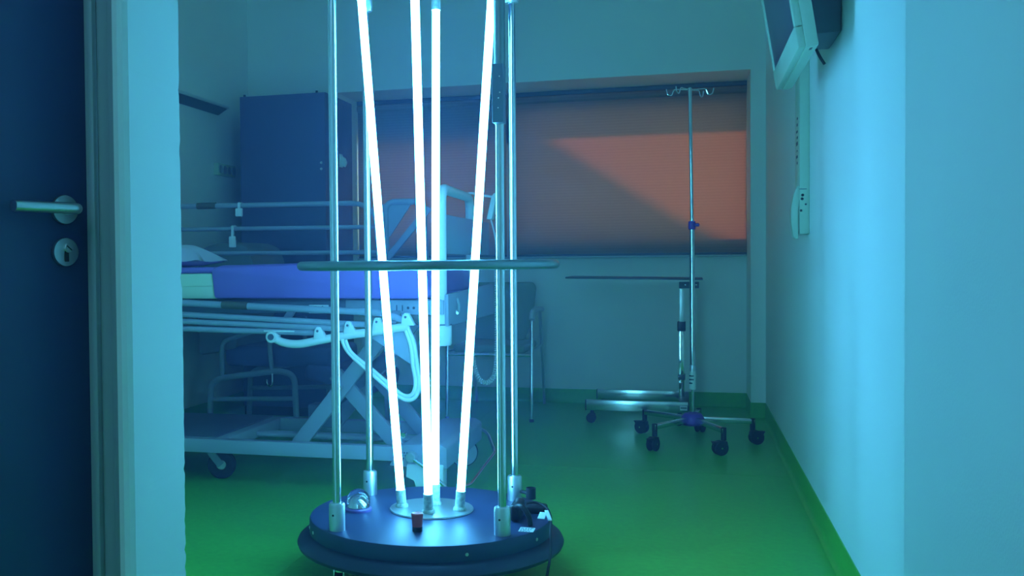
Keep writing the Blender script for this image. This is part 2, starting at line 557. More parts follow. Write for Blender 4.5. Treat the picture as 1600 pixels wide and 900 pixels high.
for a, b in LAMPS:
    a, b = Vector(a), Vector(b)
    d = (b - a).normalized()
    t = T.part('lamp_tube', MB().lathe([(0, 0), (0.012, 0), (0.013, 0.003), (0.013, (b - a).length - 0.003), (0.012, (b - a).length), (0, (b - a).length)], a, d, 28), 'tube')
    lo = a - d * ((a.z - 0.206) / d.z)
    mb = MB().lathe([(0.021, -0.002), (0.021, 0.006), (0.0165, 0.012), (0.0158, 0.012), (0.0158, (a - lo).length), (0.011, (a - lo).length)], lo, d, 24)
    T.part('lower_socket', mb, 'socket', t)
    hi = b + d * ((1.95 - b.z) / d.z)
    T.part('upper_socket', MB().lathe([(0.0, 0), (0.0158, 0), (0.0158, (hi - b).length - 0.012), (0.021, (hi - b).length)], b, d, 24), 'socket', t)
# motion sensor dome
dx, dy = -1.034, 3.085
mb = MB().lathe([(0, 0.2), (0.043, 0.2), (0.043, 0.207), (0.038, 0.211), (0, 0.211)], (dx, dy, 0), seg=40)
base = T.part('dome_base', mb, 'purple_dark')
prof = [(0.0365, 0.211), (0.0375, 0.225)] + [(0.0375 * math.cos(t * math.pi / 20), 0.233 + 0.0375 * math.sin(t * math.pi / 20)) for t in range(0, 10)] + [(0, 0.2705)]
T.part('sensor_dome', MB().lathe(prof, (dx, dy, 0), seg=40), 'glass', base)
T.part('sensor_eye', MB().lathe([(0.029 * math.cos(t * math.pi / 28), 0.212 + 0.034 * math.sin(t * math.pi / 28)) for t in range(14)] + [(0, 0.246)], (dx, dy, 0), seg=56), 'mirror', base)
# stop button
bx, by = -0.782, 2.885
T.part('stop_button', MB().lathe([(0, 0.214), (0.0150, 0.214), (0.0170, 0.238), (0.0185, 0.252), (0.016, 0.2545), (0.012, 0.2525), (0, 0.252)], (bx, by, 0), seg=32), 'red')
T.part('button_collar', MB().lathe([(0, 0.2), (0.0155, 0.2), (0.0155, 0.214), (0, 0.214)], (bx, by, 0), seg=28), 'black')
# control box strapped to the front right pole
px, py = POLES[1]
cb = T.part('control_box', MB().box((px - 0.0165, py - 0.032, 1.405), (px + 0.0165, py + 0.014, 1.575), bev=0.003), 'box_grey')
for zz, sx in ((1.537, 0.006), (1.491, 0.007), (1.475, 0.003), (1.447, 0.002)):
    T.part('rivet', MB().lathe([(0.0028, 0), (0.0022, 0.0015), (0, 0.002)], (px + sx, py - 0.032, zz), (0, -1, 0), 10), 'chrome', cb)
T.part('pole_sleeve', MB().cyl((px + 0.001, py, 1.575), (px + 0.001, py, 1.88), 0.0165, seg=20), 'ring')
# cable clip on the rear right collar
qx, qy = POLES[3]
mb = MB().beam((qx + 0.022, qy - 0.01, 0.232), (qx + 0.05, qy - 0.03, 0.232), 0.012, 0.012)
mb.lathe([(0.015, 0.215), (0.0165, 0.215), (0.0165, 0.252), (0.0135, 0.252), (0.0135, 0.22), (0, 0.22), (0, 0.215), (0.015, 0.215)], (qx + 0.06, qy - 0.035, 0), seg=20)
T.part('cable_clip', mb, 'black')
# inlet plug and flex
mb = MB().box((-0.532, 3.045, 0.2), (-0.498, 3.155, 0.255), bev=0.012, seg=3)
mb.tube(rounded([(-0.517, 3.06, 0.245), (-0.49, 3.02, 0.262), (-0.465, 3.01, 0.235), (-0.463, 3.02, 0.203)], 0.03), 0.008, 10)
T.part('mains_inlet', mb, 'black')
mb = MB().box((-0.515, 3.165, 0.2), (-0.438, 3.235, 0.222), bev=0.008)
T.part('cord_grip', mb, 'black')
cord = T.part('power_cord', MB().tube([(-0.50, 3.16, 0.235), (-0.47, 3.19, 0.232), (-0.435, 3.17, 0.222), (-0.412, 3.10, 0.212), (-0.402, 3.03, 0.206), (-0.398, 2.99, 0.192), (-0.392, 2.95, 0.15),
                                         (-0.392, 2.91, 0.12), (-0.40, 2.89, 0.07), (-0.41, 2.86, 0.02), (-0.45, 2.80, 0.006), (-0.52, 2.72, 0.006)], 0.0042, 8, smooth=6), 'rubber')
mb = MB().beam((-0.427, 3.115, 0.226), (-0.406, 3.045, 0.214), 0.012, 0.004, bev=0.001)
T.part('cable_tie', mb, 'label', cord)
mb = MB().beam((-0.432, 3.030, 0.2215), (-0.428, 3.058, 0.2345), 0.022, 0.002, bev=0.0005)
tg = T.part('cord_tag', mb, 'label', cord, label='small white tag on the power cord')
# printed sticker, lying on the drum
mb = MB().box((-0.489, 2.950, 0.2), (-0.444, 2.998, 0.2009))
st = T.part('rating_sticker', mb, 'label', drum)
mb = MB()
for k in range(5):
    y = 2.990 - k * 0.0085
    x = -0.485
    while x < -0.455:
        w = random.uniform(0.003, 0.009)
        mb.box((x, y - 0.0025, 0.2008), (min(x + w, -0.448), y + 0.001, 0.2012))
        x += w + 0.003
T.part('sticker_print', mb, 'ink')

# ------------------------------------------------------------------ hospital bed
B = Thing('hospital_bed', 'pale steel hospital bed on scissor lift behind the lamp tower, near side rail folded down', 'bed', (-1.9, 4.5, 0))
YN, YF = 4.10, 4.90
# base frame
for y in (4.17, 4.83):
    B.part('base_beam', MB().beam((-2.95, y, 0.178), (-1.10, y, 0.178), 0.05, 0.062), 'bed')
B.part('cross_beam', MB().beam((-2.06, 4.19, 0.182), (-2.06, 4.83, 0.182), 0.06, 0.055), 'bed')
mb = MB().box((-3.0, 4.19, 0.205), (-2.09, 4.86, 0.212), bev=0.002)
B.part('base_tray', mb, 'beddark')
mb = MB()
for y in (4.52, 4.56):
    mb.cyl((-2.05, y, 0.175), (-1.15, y, 0.175), 0.014, seg=14)
B.part('drive_rod', mb, 'bed')
mb = MB().prism([(-1.245, 4.125, 0.130), (-1.185, 4.125, 0.225), (-1.02, 4.125, 0.235), (-0.985, 4.125, 0.215), (-0.985, 4.125, 0.125)], (0, 0.75, 0), bev=0.008)
fc = B.part('foot_cover', mb, 'bed')
mb = MB()
for k in range(9):
    mb.lathe([(0.0035, 0), (0, 0.001)], (-1.185 + (k % 3) * 0.012 + (k // 3) * 0.004, 4.124, 0.190 - (k // 3) * 0.012), (0, -1, 0), 8)
B.part('printed_mark', mb, 'ink', fc)
# drop shaped symbol on the beam
mb = MB().beam((-1.496, 4.1435, 0.200), (-1.488, 4.1435, 0.176), 0.002, 0.006, up=(0, 1, 0), bev=0)
mb.beam((-1.490, 4.1435, 0.185), (-1.502, 4.1435, 0.168), 0.002, 0.005, up=(0, 1, 0), bev=0)
mb.beam((-1.487, 4.1435, 0.178), (-1.477, 4.1435, 0.170), 0.002, 0.004, up=(0, 1, 0), bev=0)
mb.lathe([(0.004, 0), (0, 0.001)], (-1.497, 4.1445, 0.205), (0, -1, 0), 10)
B.part('printed_mark', mb, 'ink')
def bed_caster(px, py, r, ang, cover):
    d = Vector((math.cos(ang), math.sin(ang), 0))
    s = Vector((-d.y, d.x, 0))
    top = Vector((px, py, 0.15))
    c = Vector((px, py, r)) + d * 0.05
    mb = MB().cyl(top + Vector((0, 0, -0.03)), top, 0.025, bev=0.003)
    for k in (-1, 1):
        mb.beam(top + s * 0.026 * k + Vector((0, 0, -0.02)), c + s * 0.026 * k, 0.035, 0.006, up=s)
    fork = B.part('caster_fork', mb, 'bed')
    B.part('wheel', MB().cyl(c - s * 0.018, c + s * 0.018, r, seg=36, bev=0.008), 'rubber', fork)
    if cover:
        B.part('wheel_cover', MB().cyl(c + s * 0.019, c + s * 0.034, r * 0.9, seg=36, bev=0.006).cyl(c - s * 0.019, c - s * 0.034, r * 0.9, seg=36, bev=0.006), 'wheelcover', fork)
    else:
        B.part('wheel_hub', MB().cyl(c - s * 0.021, c + s * 0.021, r * 0.35, seg=20, bev=0.003), 'alu', fork)
bed_caster(-2.16, 4.28, 0.066, 0.25, False)
bed_caster(-1.115, 4.80, 0.072, 0.35, True)
bed_caster(-2.85, 4.80, 0.066, 0.25, False)
# near foot castor with housing
mb = MB().prism([(-1.16, 4.115, 0.145), (-1.165, 4.115, 0.085), (-1.125, 4.115, 0.08), (-1.125, 4.115, 0.045), (-1.0, 4.115, 0.045), (-1.0, 4.115, 0.145)], (0, 0.07, 0), bev=0.005)
cf = B.part('caster_housing', mb, 'bedwhite')
B.part('wheel', MB().cyl((-1.085, 4.20, 0.066), (-1.04, 4.20, 0.066), 0.066, seg=32, bev=0.008), 'rubber', cf)
# pedal bar at the foot end
path = rounded([(-1.135, 4.09, 0.178), (-1.06, 4.075, 0.135), (-0.965, 4.08, 0.045), (-0.915, 4.27, 0.035), (-0.90, 4.77, 0.085), (-0.955, 4.86, 0.165), (-1.035, 4.90, 0.19)], 0.03)
pb = B.part('pedal_bar', MB().tube(path, 0.008, 10), 'chrome')
B.part('pedal_pivot', MB().cyl((-1.135, 4.125, 0.178), (-1.135, 4.080, 0.178), 0.022, bev=0.004), 'alu', pb)
# scissor lift
for y in (4.30, 4.74):
    B.part('lift_arm', MB().beam((-1.735, y, 0.165), (-1.29, y, 0.715), 0.068, 0.03, up=(0, 1, 0)), 'bed')
    B.part('lift_arm', MB().beam((-1.56, y + 0.04, 0.50), (-1.24, y + 0.04, 0.155), 0.068, 0.03, up=(0, 1, 0)), 'bed')
bolt = MB().cyl((-1.508, 4.285, 0.445), (-1.508, 4.25, 0.445), 0.009, seg=14).cyl((-1.508, 4.25, 0.445), (-1.508, 4.24, 0.445), 0.013, seg=8)
B.part('pivot_bolt', bolt, 'chrome')
B.part('lift_motor', MB().cyl((-1.70, 4.55, 0.30), (-1.36, 4.55, 0.56), 0.035, seg=20, bev=0.006).box((-1.76, 4.50, 0.22), (-1.62, 4.60, 0.33), bev=0.01), 'beddark')
B.part('motor_cap', MB().lathe([(0, 0), (0.006, 0.002), (0.012, 0.0), (0.012, 0.03), (0, 0.03)], (-1.20, 4.2, 0.25), (0, 1, 0), 16), 'chrome')
# deck
mb = MB()
for y in (YN, YF - 0.04):
    mb.beam((-3.0, y + 0.02, 0.815), (-0.99, y + 0.02, 0.815), 0.04, 0.055)
for x in (-2.9, -2.3, -1.7, -1.2):
    mb.beam((x, YN + 0.03, 0.81), (x, YF - 0.03, 0.81), 0.05, 0.04)
deck = B.part('deck_frame', mb, 'beddark')
B.part('deck_board', MB().box((-2.99, YN + 0.01, 0.835), (-1.0, YF - 0.01, 0.848), bev=0.003), 'beddark')
B.part('deck_side_panel', MB().box((-1.42, YN - 0.012, 0.785), (-0.985, YN + 0.0, 0.846), bev=0.003), 'bed')
mb = MB()
for x0, kind in ((-1.19, 0), (-1.165, 0), (-1.14, 1), (-1.115, 1)):
    mb.lathe([(0.006 if kind else 0.003, 0), (0, 0.0012)], (x0, YN - 0.0125, 0.813), (0, -1, 0), 10)
    if not kind:
        mb.box((x0 - 0.002, YN - 0.0135, 0.800), (x0 + 0.002, YN - 0.012, 0.825))
B.part('printed_mark', mb, 'ink')
B.part('label_plate', MB().box((-1.59, YN - 0.006, 0.788), (-1.50, YN - 0.001, 0.825), bev=0.001), 'label')
mb = MB()
for k in range(7):
    mb.box((-1.58 + k * 0.010, YN - 0.0075, 0.806 - (k % 2) * 0.004), (-1.574 + k * 0.010, YN - 0.006, 0.816 + (k % 3) * 0.002))
B.part('printed_mark', mb, 'ink')
B.part('deck_end_panel', MB().prism([(-0.985, YN, 0.870), (-0.985, YF + 0.22, 0.894), (-0.985, YF + 0.22, 0.735), (-0.985, YN, 0.735)], (0.018, 0, 0), bev=0.006), 'bed')
B.part('panel_latch', MB().tube([(-0.963, 4.24, 0.85), (-0.957, 4.25, 0.82), (-0.96, 4.255, 0.79), (-0.957, 4.22, 0.785)], 0.006, 8, smooth=4).lathe([(0.012, 0), (0.008, 0.008), (0, 0.01)], (-0.965, 4.235, 0.79), (1, 0, 0), 14), 'alu')
# lifting handle: inverted U at the foot end, bushing below its near leg
ux = -1.005
path = rounded([(ux, 4.14, 0.66), (ux, 4.14, 1.318), (ux - 0.035, 4.88, 1.322), (ux - 0.035, 4.88, 0.70)], 0.075, 8)
hd = B.part('foot_end_handle', MB().tube(path, 0.0215, 20), 'bedwhite')
mb = MB().lathe([(0, 0.652), (0.036, 0.652), (0.041, 0.660), (0.041, 0.735), (0.039, 0.742), (0.0365, 0.745), (0.0365, 0.80), (0.028, 0.845), (0.0262, 0.868), (0, 0.868)], (ux, 4.14, 0), seg=32)
B.part('handle_bushing', mb, 'bedwhite', hd)
B.part('bushing_band', MB().lathe([(0.0412, 0.738), (0.0416, 0.742), (0.0385, 0.744)], (ux, 4.14, 0), seg=32), 'beddark', hd)
B.part('foot_board', MB().box((ux - 0.012, 4.17, 1.04), (ux + 0.008, 5.16, 1.21), bev=0.006), 'bed')
# near side rail, folded down: four tubes, pivot arm, cable loop, gusset
YS = 4.0
ra = B.part('side_rail', MB().tube(rounded([(-2.98, YS, 0.872), (-1.22, YS, 0.796), (-1.126, YS, 0.762)], 0.08), 0.0145, 14), 'bedrail')
B.part('side_rail', MB().tube([(-2.98, YS, 0.823), (-1.243, YS, 0.744)], 0.0125, 12), 'bedrail')
B.part('side_rail', MB().tube([(-2.98, YS, 0.784), (-1.37, YS, 0.727)], 0.0125, 12), 'bedrail')
B.part('side_rail', MB().tube([(-2.98, YS, 0.739), (-1.504, YS, 0.709)], 0.0125, 12), 'bedrail')
B.part('grip_sleeve', MB().cyl((-1.955, YS, 0.8285), (-1.835, YS, 0.8235), 0.0175, seg=16), 'brown', ra)
B.part('rail_label', MB().box((-1.755, YS - 0.0165, 0.7135), (-1.615, YS - 0.0125, 0.7195)), 'label')
arm = [(-1.715, YS - 0.005, 0.689), (-1.672, YS - 0.005, 0.668), (-1.60, YS - 0.005, 0.662), (-1.505, YS - 0.005, 0.679), (-1.37, YS - 0.005, 0.703), (-1.243, YS - 0.005, 0.720), (-1.112, YS - 0.005, 0.742)]
ar = B.part('rail_arm', MB().tube(arm, 0.0175, 14, smooth=6), 'bedwhite')
mb = MB().cyl((-1.717, YS - 0.03, 0.692), (-1.717, YS + 0.02, 0.692), 0.026, seg=24, bev=0.004)
B.part('arm_pivot', mb, 'bedwhite', ar)
B.part('pivot_bolt', MB().lathe([(0.014, 0), (0.014, 0.003), (0.009, 0.003), (0.009, 0.001), (0, 0.001)], (-1.717, YS - 0.030, 0.692), (0, -1, 0), 16), 'beddark', ar)
for x, z in ((-1.504, 0.683), (-1.37, 0.708), (-1.243, 0.724), (-1.118, 0.744)):
    mb = MB().prism([(x - 0.024, YS - 0.022, z), (x - 0.018, YS - 0.022, z + 0.040), (x - 0.008, YS - 0.022, z + 0.054), (x + 0.008, YS - 0.022, z + 0.052), (x + 0.034, YS - 0.022, z + 0.002)], (0, 0.03, 0), bev=0.003)
    mb.cyl((x - 0.003, YS - 0.022, z + 0.036), (x - 0.003, YS - 0.025, z + 0.036), 0.012, seg=14)
    B.part('rail_lug', mb, 'bedwhite', ar)
    B.part('lug_pin', MB().lathe([(0.0055, 0), (0.004, 0.002), (0, 0.0025)], (x - 0.003, YS - 0.0252, z + 0.036), (0, -1, 0), 12), 'beddark', ar)
loop = [(-1.404, YS - 0.01, 0.690), (-1.376, YS - 0.01, 0.631), (-1.278, YS - 0.01, 0.546), (-1.181, YS - 0.01, 0.468), (-1.126, YS - 0.01, 0.437), (-1.085, YS - 0.01, 0.449), (-1.068, YS - 0.01, 0.503), (-1.076, YS - 0.01, 0.582), (-1.091, YS - 0.01, 0.675), (-1.118, YS - 0.01, 0.741)]
lv = [Vector(p) for p in loop]
cen = sum(lv, Vector()) / len(lv)
mb = MB().tube(lv, 0.0085, 12, smooth=8)
mb.tube([p + (cen - p).normalized() * 0.0185 for p in lv], 0.0085, 12, smooth=8)
B.part('rail_loop', mb, 'bedwhite', label='white double bar that loops below the rail arm')
B.part('gusset_plate', MB().prism([(-1.30, YS + 0.004, 0.705), (-1.11, YS + 0.004, 0.735), (-1.082, YS + 0.004, 0.675), (-1.072, YS + 0.004, 0.560)], (0, 0.006, 0), bev=0.002), 'bed')
# brackets that hang the near rail on the deck
for x in (-2.5, -1.67, -1.19):
    B.part('rail_bracket', MB().beam((x, YN, 0.80), (x, YS + 0.01, 0.752), 0.035, 0.015), 'bed')
# far side rail, raised
YG = 4.97
path = rounded([(-2.98, YG, 1.325), (-1.64, YG, 1.317), (-1.555, YG, 1.262), (-1.53, YG, 0.85)], 0.05)
fr = B.part('far_rail', MB().tube(path, 0.0135, 12), 'bedrail')
B.part('far_rail', MB().tube([(-2.98, YG, 1.199), (-1.55, YG, 1.192)], 0.0115, 12), 'bedrail')
B.part('far_rail', MB().tube([(-2.98, YG, 1.067), (-1.55, YG, 1.060)], 0.0115, 12), 'bedrail')
B.part('rail_clip', MB().box((-2.335, YG - 0.03, 1.26), (-2.295, YG - 0.012, 1.305), bev=0.006).tube([(-2.315, YG - 0.02, 1.30), (-2.315, YG - 0.02, 1.33), (-2.315, YG + 0.018, 1.33)], 0.008, 8), 'bedwhite')
B.part('rail_clip', MB().box((-2.375, YG - 0.03, 1.095), (-2.335, YG - 0.014, 1.155), bev=0.006).tube([(-2.355, YG - 0.02, 1.15), (-2.355, YG - 0.02, 1.208), (-2.355, YG + 0.015, 1.208)], 0.008, 8), 'bedwhite')
B.part('grip_sleeve', MB().cyl((-2.57, YG, 1.324), (-2.46, YG, 1.3235), 0.0175, seg=14), 'brown', fr)
for x in (-2.85,):
    B.part('rail_post', MB().cyl((x, YG, 0.80), (x, YG, 1.32), 0.011, seg=12), 'bedrail')
B.part('foot_rail', MB().tube(rounded([(-1.50, YG, 0.86), (-1.50, YG, 1.318), (-1.30, YG, 1.318), (-1.285, YG, 0.86)], 0.05), 0.016, 12), 'bedrail')
B.part('rail_gusset', MB().prism([(-1.515, YG - 0.004, 1.31), (-1.36, YG - 0.004, 1.31), (-1.475, YG - 0.004, 1.145), (-1.515, YG - 0.004, 1.12)], (0, 0.008, 0)), 'bedrail')
B.part('rail_brace', MB().beam((-1.50, YG, 1.02), (-1.27, YG, 1.285), 0.034, 0.02, up=(0, 1, 0)), 'bedrail')

# mattress, with an uncovered pale strip at the pillow end
mb = MB().prism([(-2.02, 4.045, 0.852), (-2.035, 4.045, 0.985), (-1.99, 4.045, 1.000), (-1.25, 4.045, 1.012), (-1.05, 4.045, 1.002), (-1.03, 4.045, 0.865), (-1.06, 4.045, 0.852)], (0, 0.90, 0), bev=0.016)
mt = single('mattress', mb, 'mattress', 'violet blue mattress lying on the hospital bed deck', 'mattress', (-1.9, 4.5, 0.85))
mb = MB().prism([(-2.98, 4.055, 0.852), (-2.98, 4.055, 0.965), (-2.025, 4.055, 0.965), (-2.012, 4.055, 0.852)], (0, 0.88, 0), bev=0.008)
mb.box((-2.98, 4.052, 0.907), (-2.02, 4.056, 0.910))
o = mb.build('pale_underside', M['foam'], mt, mt.location)
o['label'] = 'pale green uncovered strip at the pillow end'
mb = MB().box((-2.98, 4.05, 0.966), (-2.02, 4.94, 0.992), bev=0.012, seg=3)
o = mb.build('top_cover', M['mattress'], mt, mt.location)

def pillow(c, sx, sy, sz):
    m = MB()
    bm = m.bm
    bmesh.ops.create_grid(bm, x_segments=16, y_segments=16, size=1)
    top = {}
    for v in bm.verts:
        x, y = v.co.x, v.co.y
        h = max(0.0, (1 - x ** 4) * (1 - y ** 4)) ** 0.55
        pinch = 1 - 0.10 * (abs(x) ** 2 * (1 - abs(y)) + abs(y) ** 2 * (1 - abs(x)))
        v.co = Vector((x * sx * pinch, y * sy * pinch, h * sz + 0.004 * math.sin(9 * x + 5 * y)))
    g = bmesh.ops.duplicate(bm, geom=bm.verts[:] + bm.edges[:] + bm.faces[:])
    for e in g['geom']:
        if isinstance(e, bmesh.types.BMVert):
            e.co.z = -abs(e.co.z) * 0.35
    bmesh.ops.remove_doubles(bm, verts=bm.verts[:], dist=0.0008)
    bmesh.ops.transform(bm, matrix=Matrix.Translation(c), verts=bm.verts[:])
    return m
single('pillow', pillow((-2.56, 4.42, 1.022), 0.31, 0.25, 0.085), 'pillow', 'white pillow at the head of the blue mattress', 'pillow', (-2.56, 4.42, 0.992))

# bed hand control hooked on the foot end handle, with its coiled cable
H = Thing('bed_remote', 'white hand control with coiled cable hooked on the bed foot handle', 'remote', (-0.945, 4.90, 1.23))
mb = MB().prism([(-0.957, 4.88, 1.215), (-0.928, 4.88, 1.215), (-0.905, 4.88, 1.345), (-0.918, 4.88, 1.345), (-0.932, 4.88, 1.325)], (0, 0.06, 0), bev=0.005)
H.part('handset_body', mb, 'bedwhite')
H.part('hook', MB().tube(rounded([(-0.92, 4.90, 1.325), (-0.985, 4.89, 1.335), (-1.04, 4.88, 1.348), (-1.065, 4.88, 1.33)], 0.02), 0.006, 8), 'bedwhite')
path = [(-0.94, 4.91, 1.217), (-0.918, 4.91, 1.12), (-0.912, 4.91, 1.0)]
H.part('cable', MB().tube(path, 0.004, 8, smooth=8), 'bedwhite')
path = catmull([Vector(p) for p in [(-0.912, 4.91, 1.0), (-0.912, 4.91, 0.8), (-0.915, 4.91, 0.55), (-0.925, 4.91, 0.45), (-0.965, 4.91, 0.405), (-1.01, 4.91, 0.43), (-1.035, 4.91, 0.52), (-1.04, 4.90, 0.66)]], 24)
# resample evenly and wind the coil round the path
ln = [0.0]
for a, b in zip(path, path[1:]):
    ln.append(ln[-1] + (b - a).length)
def along(s):
    for i in range(len(path) - 1):
        if ln[i + 1] >= s:
            f = (s - ln[i]) / max(1e-9, ln[i + 1] - ln[i])
            return path[i].lerp(path[i + 1], f), (path[i + 1] - path[i]).normalized()
    return path[-1], (path[-1] - path[-2]).normalized()
hel = []
turns = int(ln[-1] / 0.0115)
N = turns * 8
for k in range(N + 1):
    p, t = along(ln[-1] * k / N)
    u = Vector((0, 1, 0))
    w = t.cross(u).normalized()
    a = 2 * math.pi * k / 8
    hel.append(p + (u * math.cos(a) + w * math.sin(a)) * 0.0095)
H.part('coiled_cable', MB().tube(hel, 0.0036, 5), 'bedwhite')

# ------------------------------------------------------------------ wardrobe
W = Thing('wardrobe', 'tall navy wardrobe standing in the corner behind the bed', 'wardrobe', (-2.56, 6.42, 0))
mb = MB().box((-2.862, 6.172, 0.0), (-2.262, 6.695, 0.06), bev=0.002)
W.part('plinth', mb, 'black')
W.part('carcass', MB().box((-2.862, 6.168, 0.06), (-2.262, 6.69, 2.118), bev=0.003), 'wardrobe')
dr = W.part('door', MB().box((-2.860, 6.148, 0.065), (-2.262, 6.167, 2.114), bev=0.002), 'wardrobe')
W.part('hinge_pin', MB().cyl((-2.83, 6.158, 2.114), (-2.83, 6.158, 2.128), 0.008, seg=12), 'black', dr)
W.part('hinge_pin', MB().cyl((-2.32, 6.158, 2.114), (-2.32, 6.158, 2.128), 0.008, seg=12), 'black', dr)
for z in (1.66, 1.62):
    W.part('lock', MB().lathe([(0.009, 0), (0.008, 0.006), (0, 0.007)], (-2.29, 6.148, z), (0, -1, 0), 14), 'alu', dr)
W.part('coat_hook', MB().box((-2.262, 6.41, 1.655), (-2.254, 6.47, 1.745), bev=0.003).prism([(-2.256, 6.43, 1.735), (-2.225, 6.43, 1.715), (-2.215, 6.43, 1.685), (-2.228, 6.43, 1.655), (-2.256, 6.43, 1.665)], (0, 0.025, 0), bev=0.005), 'bedwhite', label='small white coat hook on the wardrobe side')

# ------------------------------------------------------------------ armchair behind the bed
A = Thing('armchair', 'blue armchair with bent tube frame standing behind the bed', 'armchair', (-2.45, 5.62, 0))
for y in (5.42, 5.98):
    A.part('side_frame', MB().tube(rounded([(-2.745, y, 0.016), (-2.730, y, 0.30), (-2.66, y, 0.335), (-2.29, y, 0.385), (-2.20, y, 0.36), (-2.185, y, 0.016)], 0.07), 0.0175, 14), 'bedrail')
    A.part('cross_bar', MB().tube([(-2.735, y, 0.205), (-2.195, y, 0.225)], 0.014, 12), 'bedrail')
    A.part('arm_tube', MB().tube(rounded([(-2.655, y, 0.33), (-2.660, y, 0.55), (-2.36, y, 0.64), (-2.34, y, 0.375)], 0.06), 0.014, 12), 'bedrail')
    A.part('armrest', MB().beam((-2.64, y, 0.605), (-2.34, y, 0.665), 0.055, 0.03, bev=0.012), 'vinyl_blue')
A.part('hook', MB().tube([(-2.33, 5.405, 0.37), (-2.33, 5.40, 0.31), (-2.345, 5.40, 0.295), (-2.36, 5.40, 0.31), (-2.362, 5.40, 0.335)], 0.005, 8, smooth=4), 'chrome')
A.part('seat', MB().box((-2.66, 5.45, 0.40), (-1.98, 5.95, 0.52), bev=0.04, seg=4), 'vinyl_blue')
A.part('footrest', MB().box((-2.15, 5.45, 0.28), (-1.70, 5.95, 0.40), bev=0.04, seg=4, mtx=Matrix.Translation((-2.0, 5.7, 0.40)) @ Matrix.Rotation(0.18, 4, 'Y') @ Matrix.Translation((2.0, -5.7, -0.38))), 'vinyl_blue')
A.part('footrest_leg', MB().tube(rounded([(-1.80, 5.5, 0.35), (-1.78, 5.5, 0.014), (-1.78, 5.9, 0.014), (-1.80, 5.9, 0.35)], 0.04), 0.014, 12), 'bedrail')
mb = MB().prism([(-2.83, 5.45, 0.46), (-2.83, 5.45, 1.02), (-2.79, 5.45, 1.11), (-2.70, 5.45, 1.135), (-2.58, 5.45, 1.138), (-2.50, 5.45, 1.11), (-2.46, 5.45, 1.02), (-2.58, 5.45, 0.50)], (0, 0.5, 0), bev=0.025)
A.part('backrest', mb, 'vinyl_grey')

# ------------------------------------------------------------------ visitor chair by the parapet wall
V = Thing('visitor_chair', 'grey visitor chair with chrome legs against the wall below the window', 'chair', (-1.22, 6.68, 0))
for sx, name in ((-1.492, 'left'), (-0.947, 'right')):
    mb = MB().tube(rounded([(sx, 6.255, 0.005), (sx, 6.30, 0.665), (sx - 0.01, 6.62, 0.69)], 0.05), 0.0115, 12)
    fl_ = V.part('front_leg', mb, 'chrome')
    V.part('foot_cap', MB().cyl((sx, 6.255, 0), (sx, 6.256, 0.018), 0.0145, seg=14), 'rubber', fl_)
    bx_ = sx - 0.03 if sx > -1.2 else sx + 0.03
    rl = V.part('rear_leg', MB().tube([(bx_, 7.06, 0.005), (bx_, 6.93, 0.46), (bx_, 6.86, 0.685), (bx_, 6.80, 0.69)], 0.0105, 12), 'alu')
    mb = MB().tube(catmull([Vector(p) for p in [(sx, 6.285, 0.64), (sx, 6.33, 0.682), (sx - 0.003, 6.50, 0.695), (sx - 0.008, 6.78, 0.685)]], 5), 0.018, 12)
    V.part('armrest', mb, 'frame_dark')
V.part('seat_rail', MB().tube([(-1.49, 6.285, 0.415), (-0.95, 6.285, 0.415)], 0.01, 10).tube([(-1.49, 6.29, 0.43), (-1.46, 6.9, 0.43)], 0.01, 10).tube([(-0.95, 6.29, 0.43), (-0.98, 6.9, 0.43)], 0.01, 10), 'chrome')
V.part('seat', MB().box((-1.46, 6.30, 0.425), (-0.99, 6.80, 0.475), bev=0.02, seg=3), 'chair_back')
mb = MB()
poly = [(-1.44, 0.47), (-1.455, 0.82), (-1.43, 0.865), (-1.04, 0.865), (-1.015, 0.83), (-1.03, 0.62), (-1.08, 0.47)]
mb.prism([(x, 6.84 + (z - 0.47) * 0.30, z) for x, z in poly], (0, 0.03, 0), bev=0.010)
V.part('backrest', mb, 'chair_back')

# ------------------------------------------------------------------ overbed table
O = Thing('overbed_table', 'steel overbed table with thin dark top beside the drip stand', 'table', (-0.3, 6.6, 0))
top = O.part('tabletop', MB().box((-0.765, 6.42, 0.872), (0.075, 6.86, 0.884), bev=0.003, mtx=Matrix.Translation((0, 0, 0.012)) @ Matrix.Rotation(math.radians(0.9), 4, 'Y')), 'tabletop')
mb = MB().box((-0.055, 6.60, 0.828), (0.068, 6.70, 0.868), bev=0.003)
br = O.part('top_bracket', mb, 'beddark', top)
O.part('bracket_bolt', MB().lathe([(0.006, 0), (0.005, 0.003), (0, 0.004)], (0.05, 6.60, 0.85), (0, -1, 0), 12).lathe([(0.006, 0), (0.005, 0.003), (0, 0.004)], (-0.015, 6.60, 0.85), (0, -1, 0), 12), 'chrome', top)
O.part('inner_column', MB().box((-0.052, 6.62, 0.56), (-0.022, 6.68, 0.868), bev=0.001), 'alu')
mb = MB().box((-0.057, 6.612, 0.10), (-0.023, 6.69, 0.575), bev=0.001)
O.part('outer_column', mb, 'chrome')
O.part('column_collar', MB().box((-0.066, 6.60, 0.555), (-0.014, 6.70, 0.615), bev=0.006), 'black')
O.part('column_ring', MB().box((-0.062, 6.606, 0.245), (-0.018, 6.694, 0.28), bev=0.003), 'beddark')
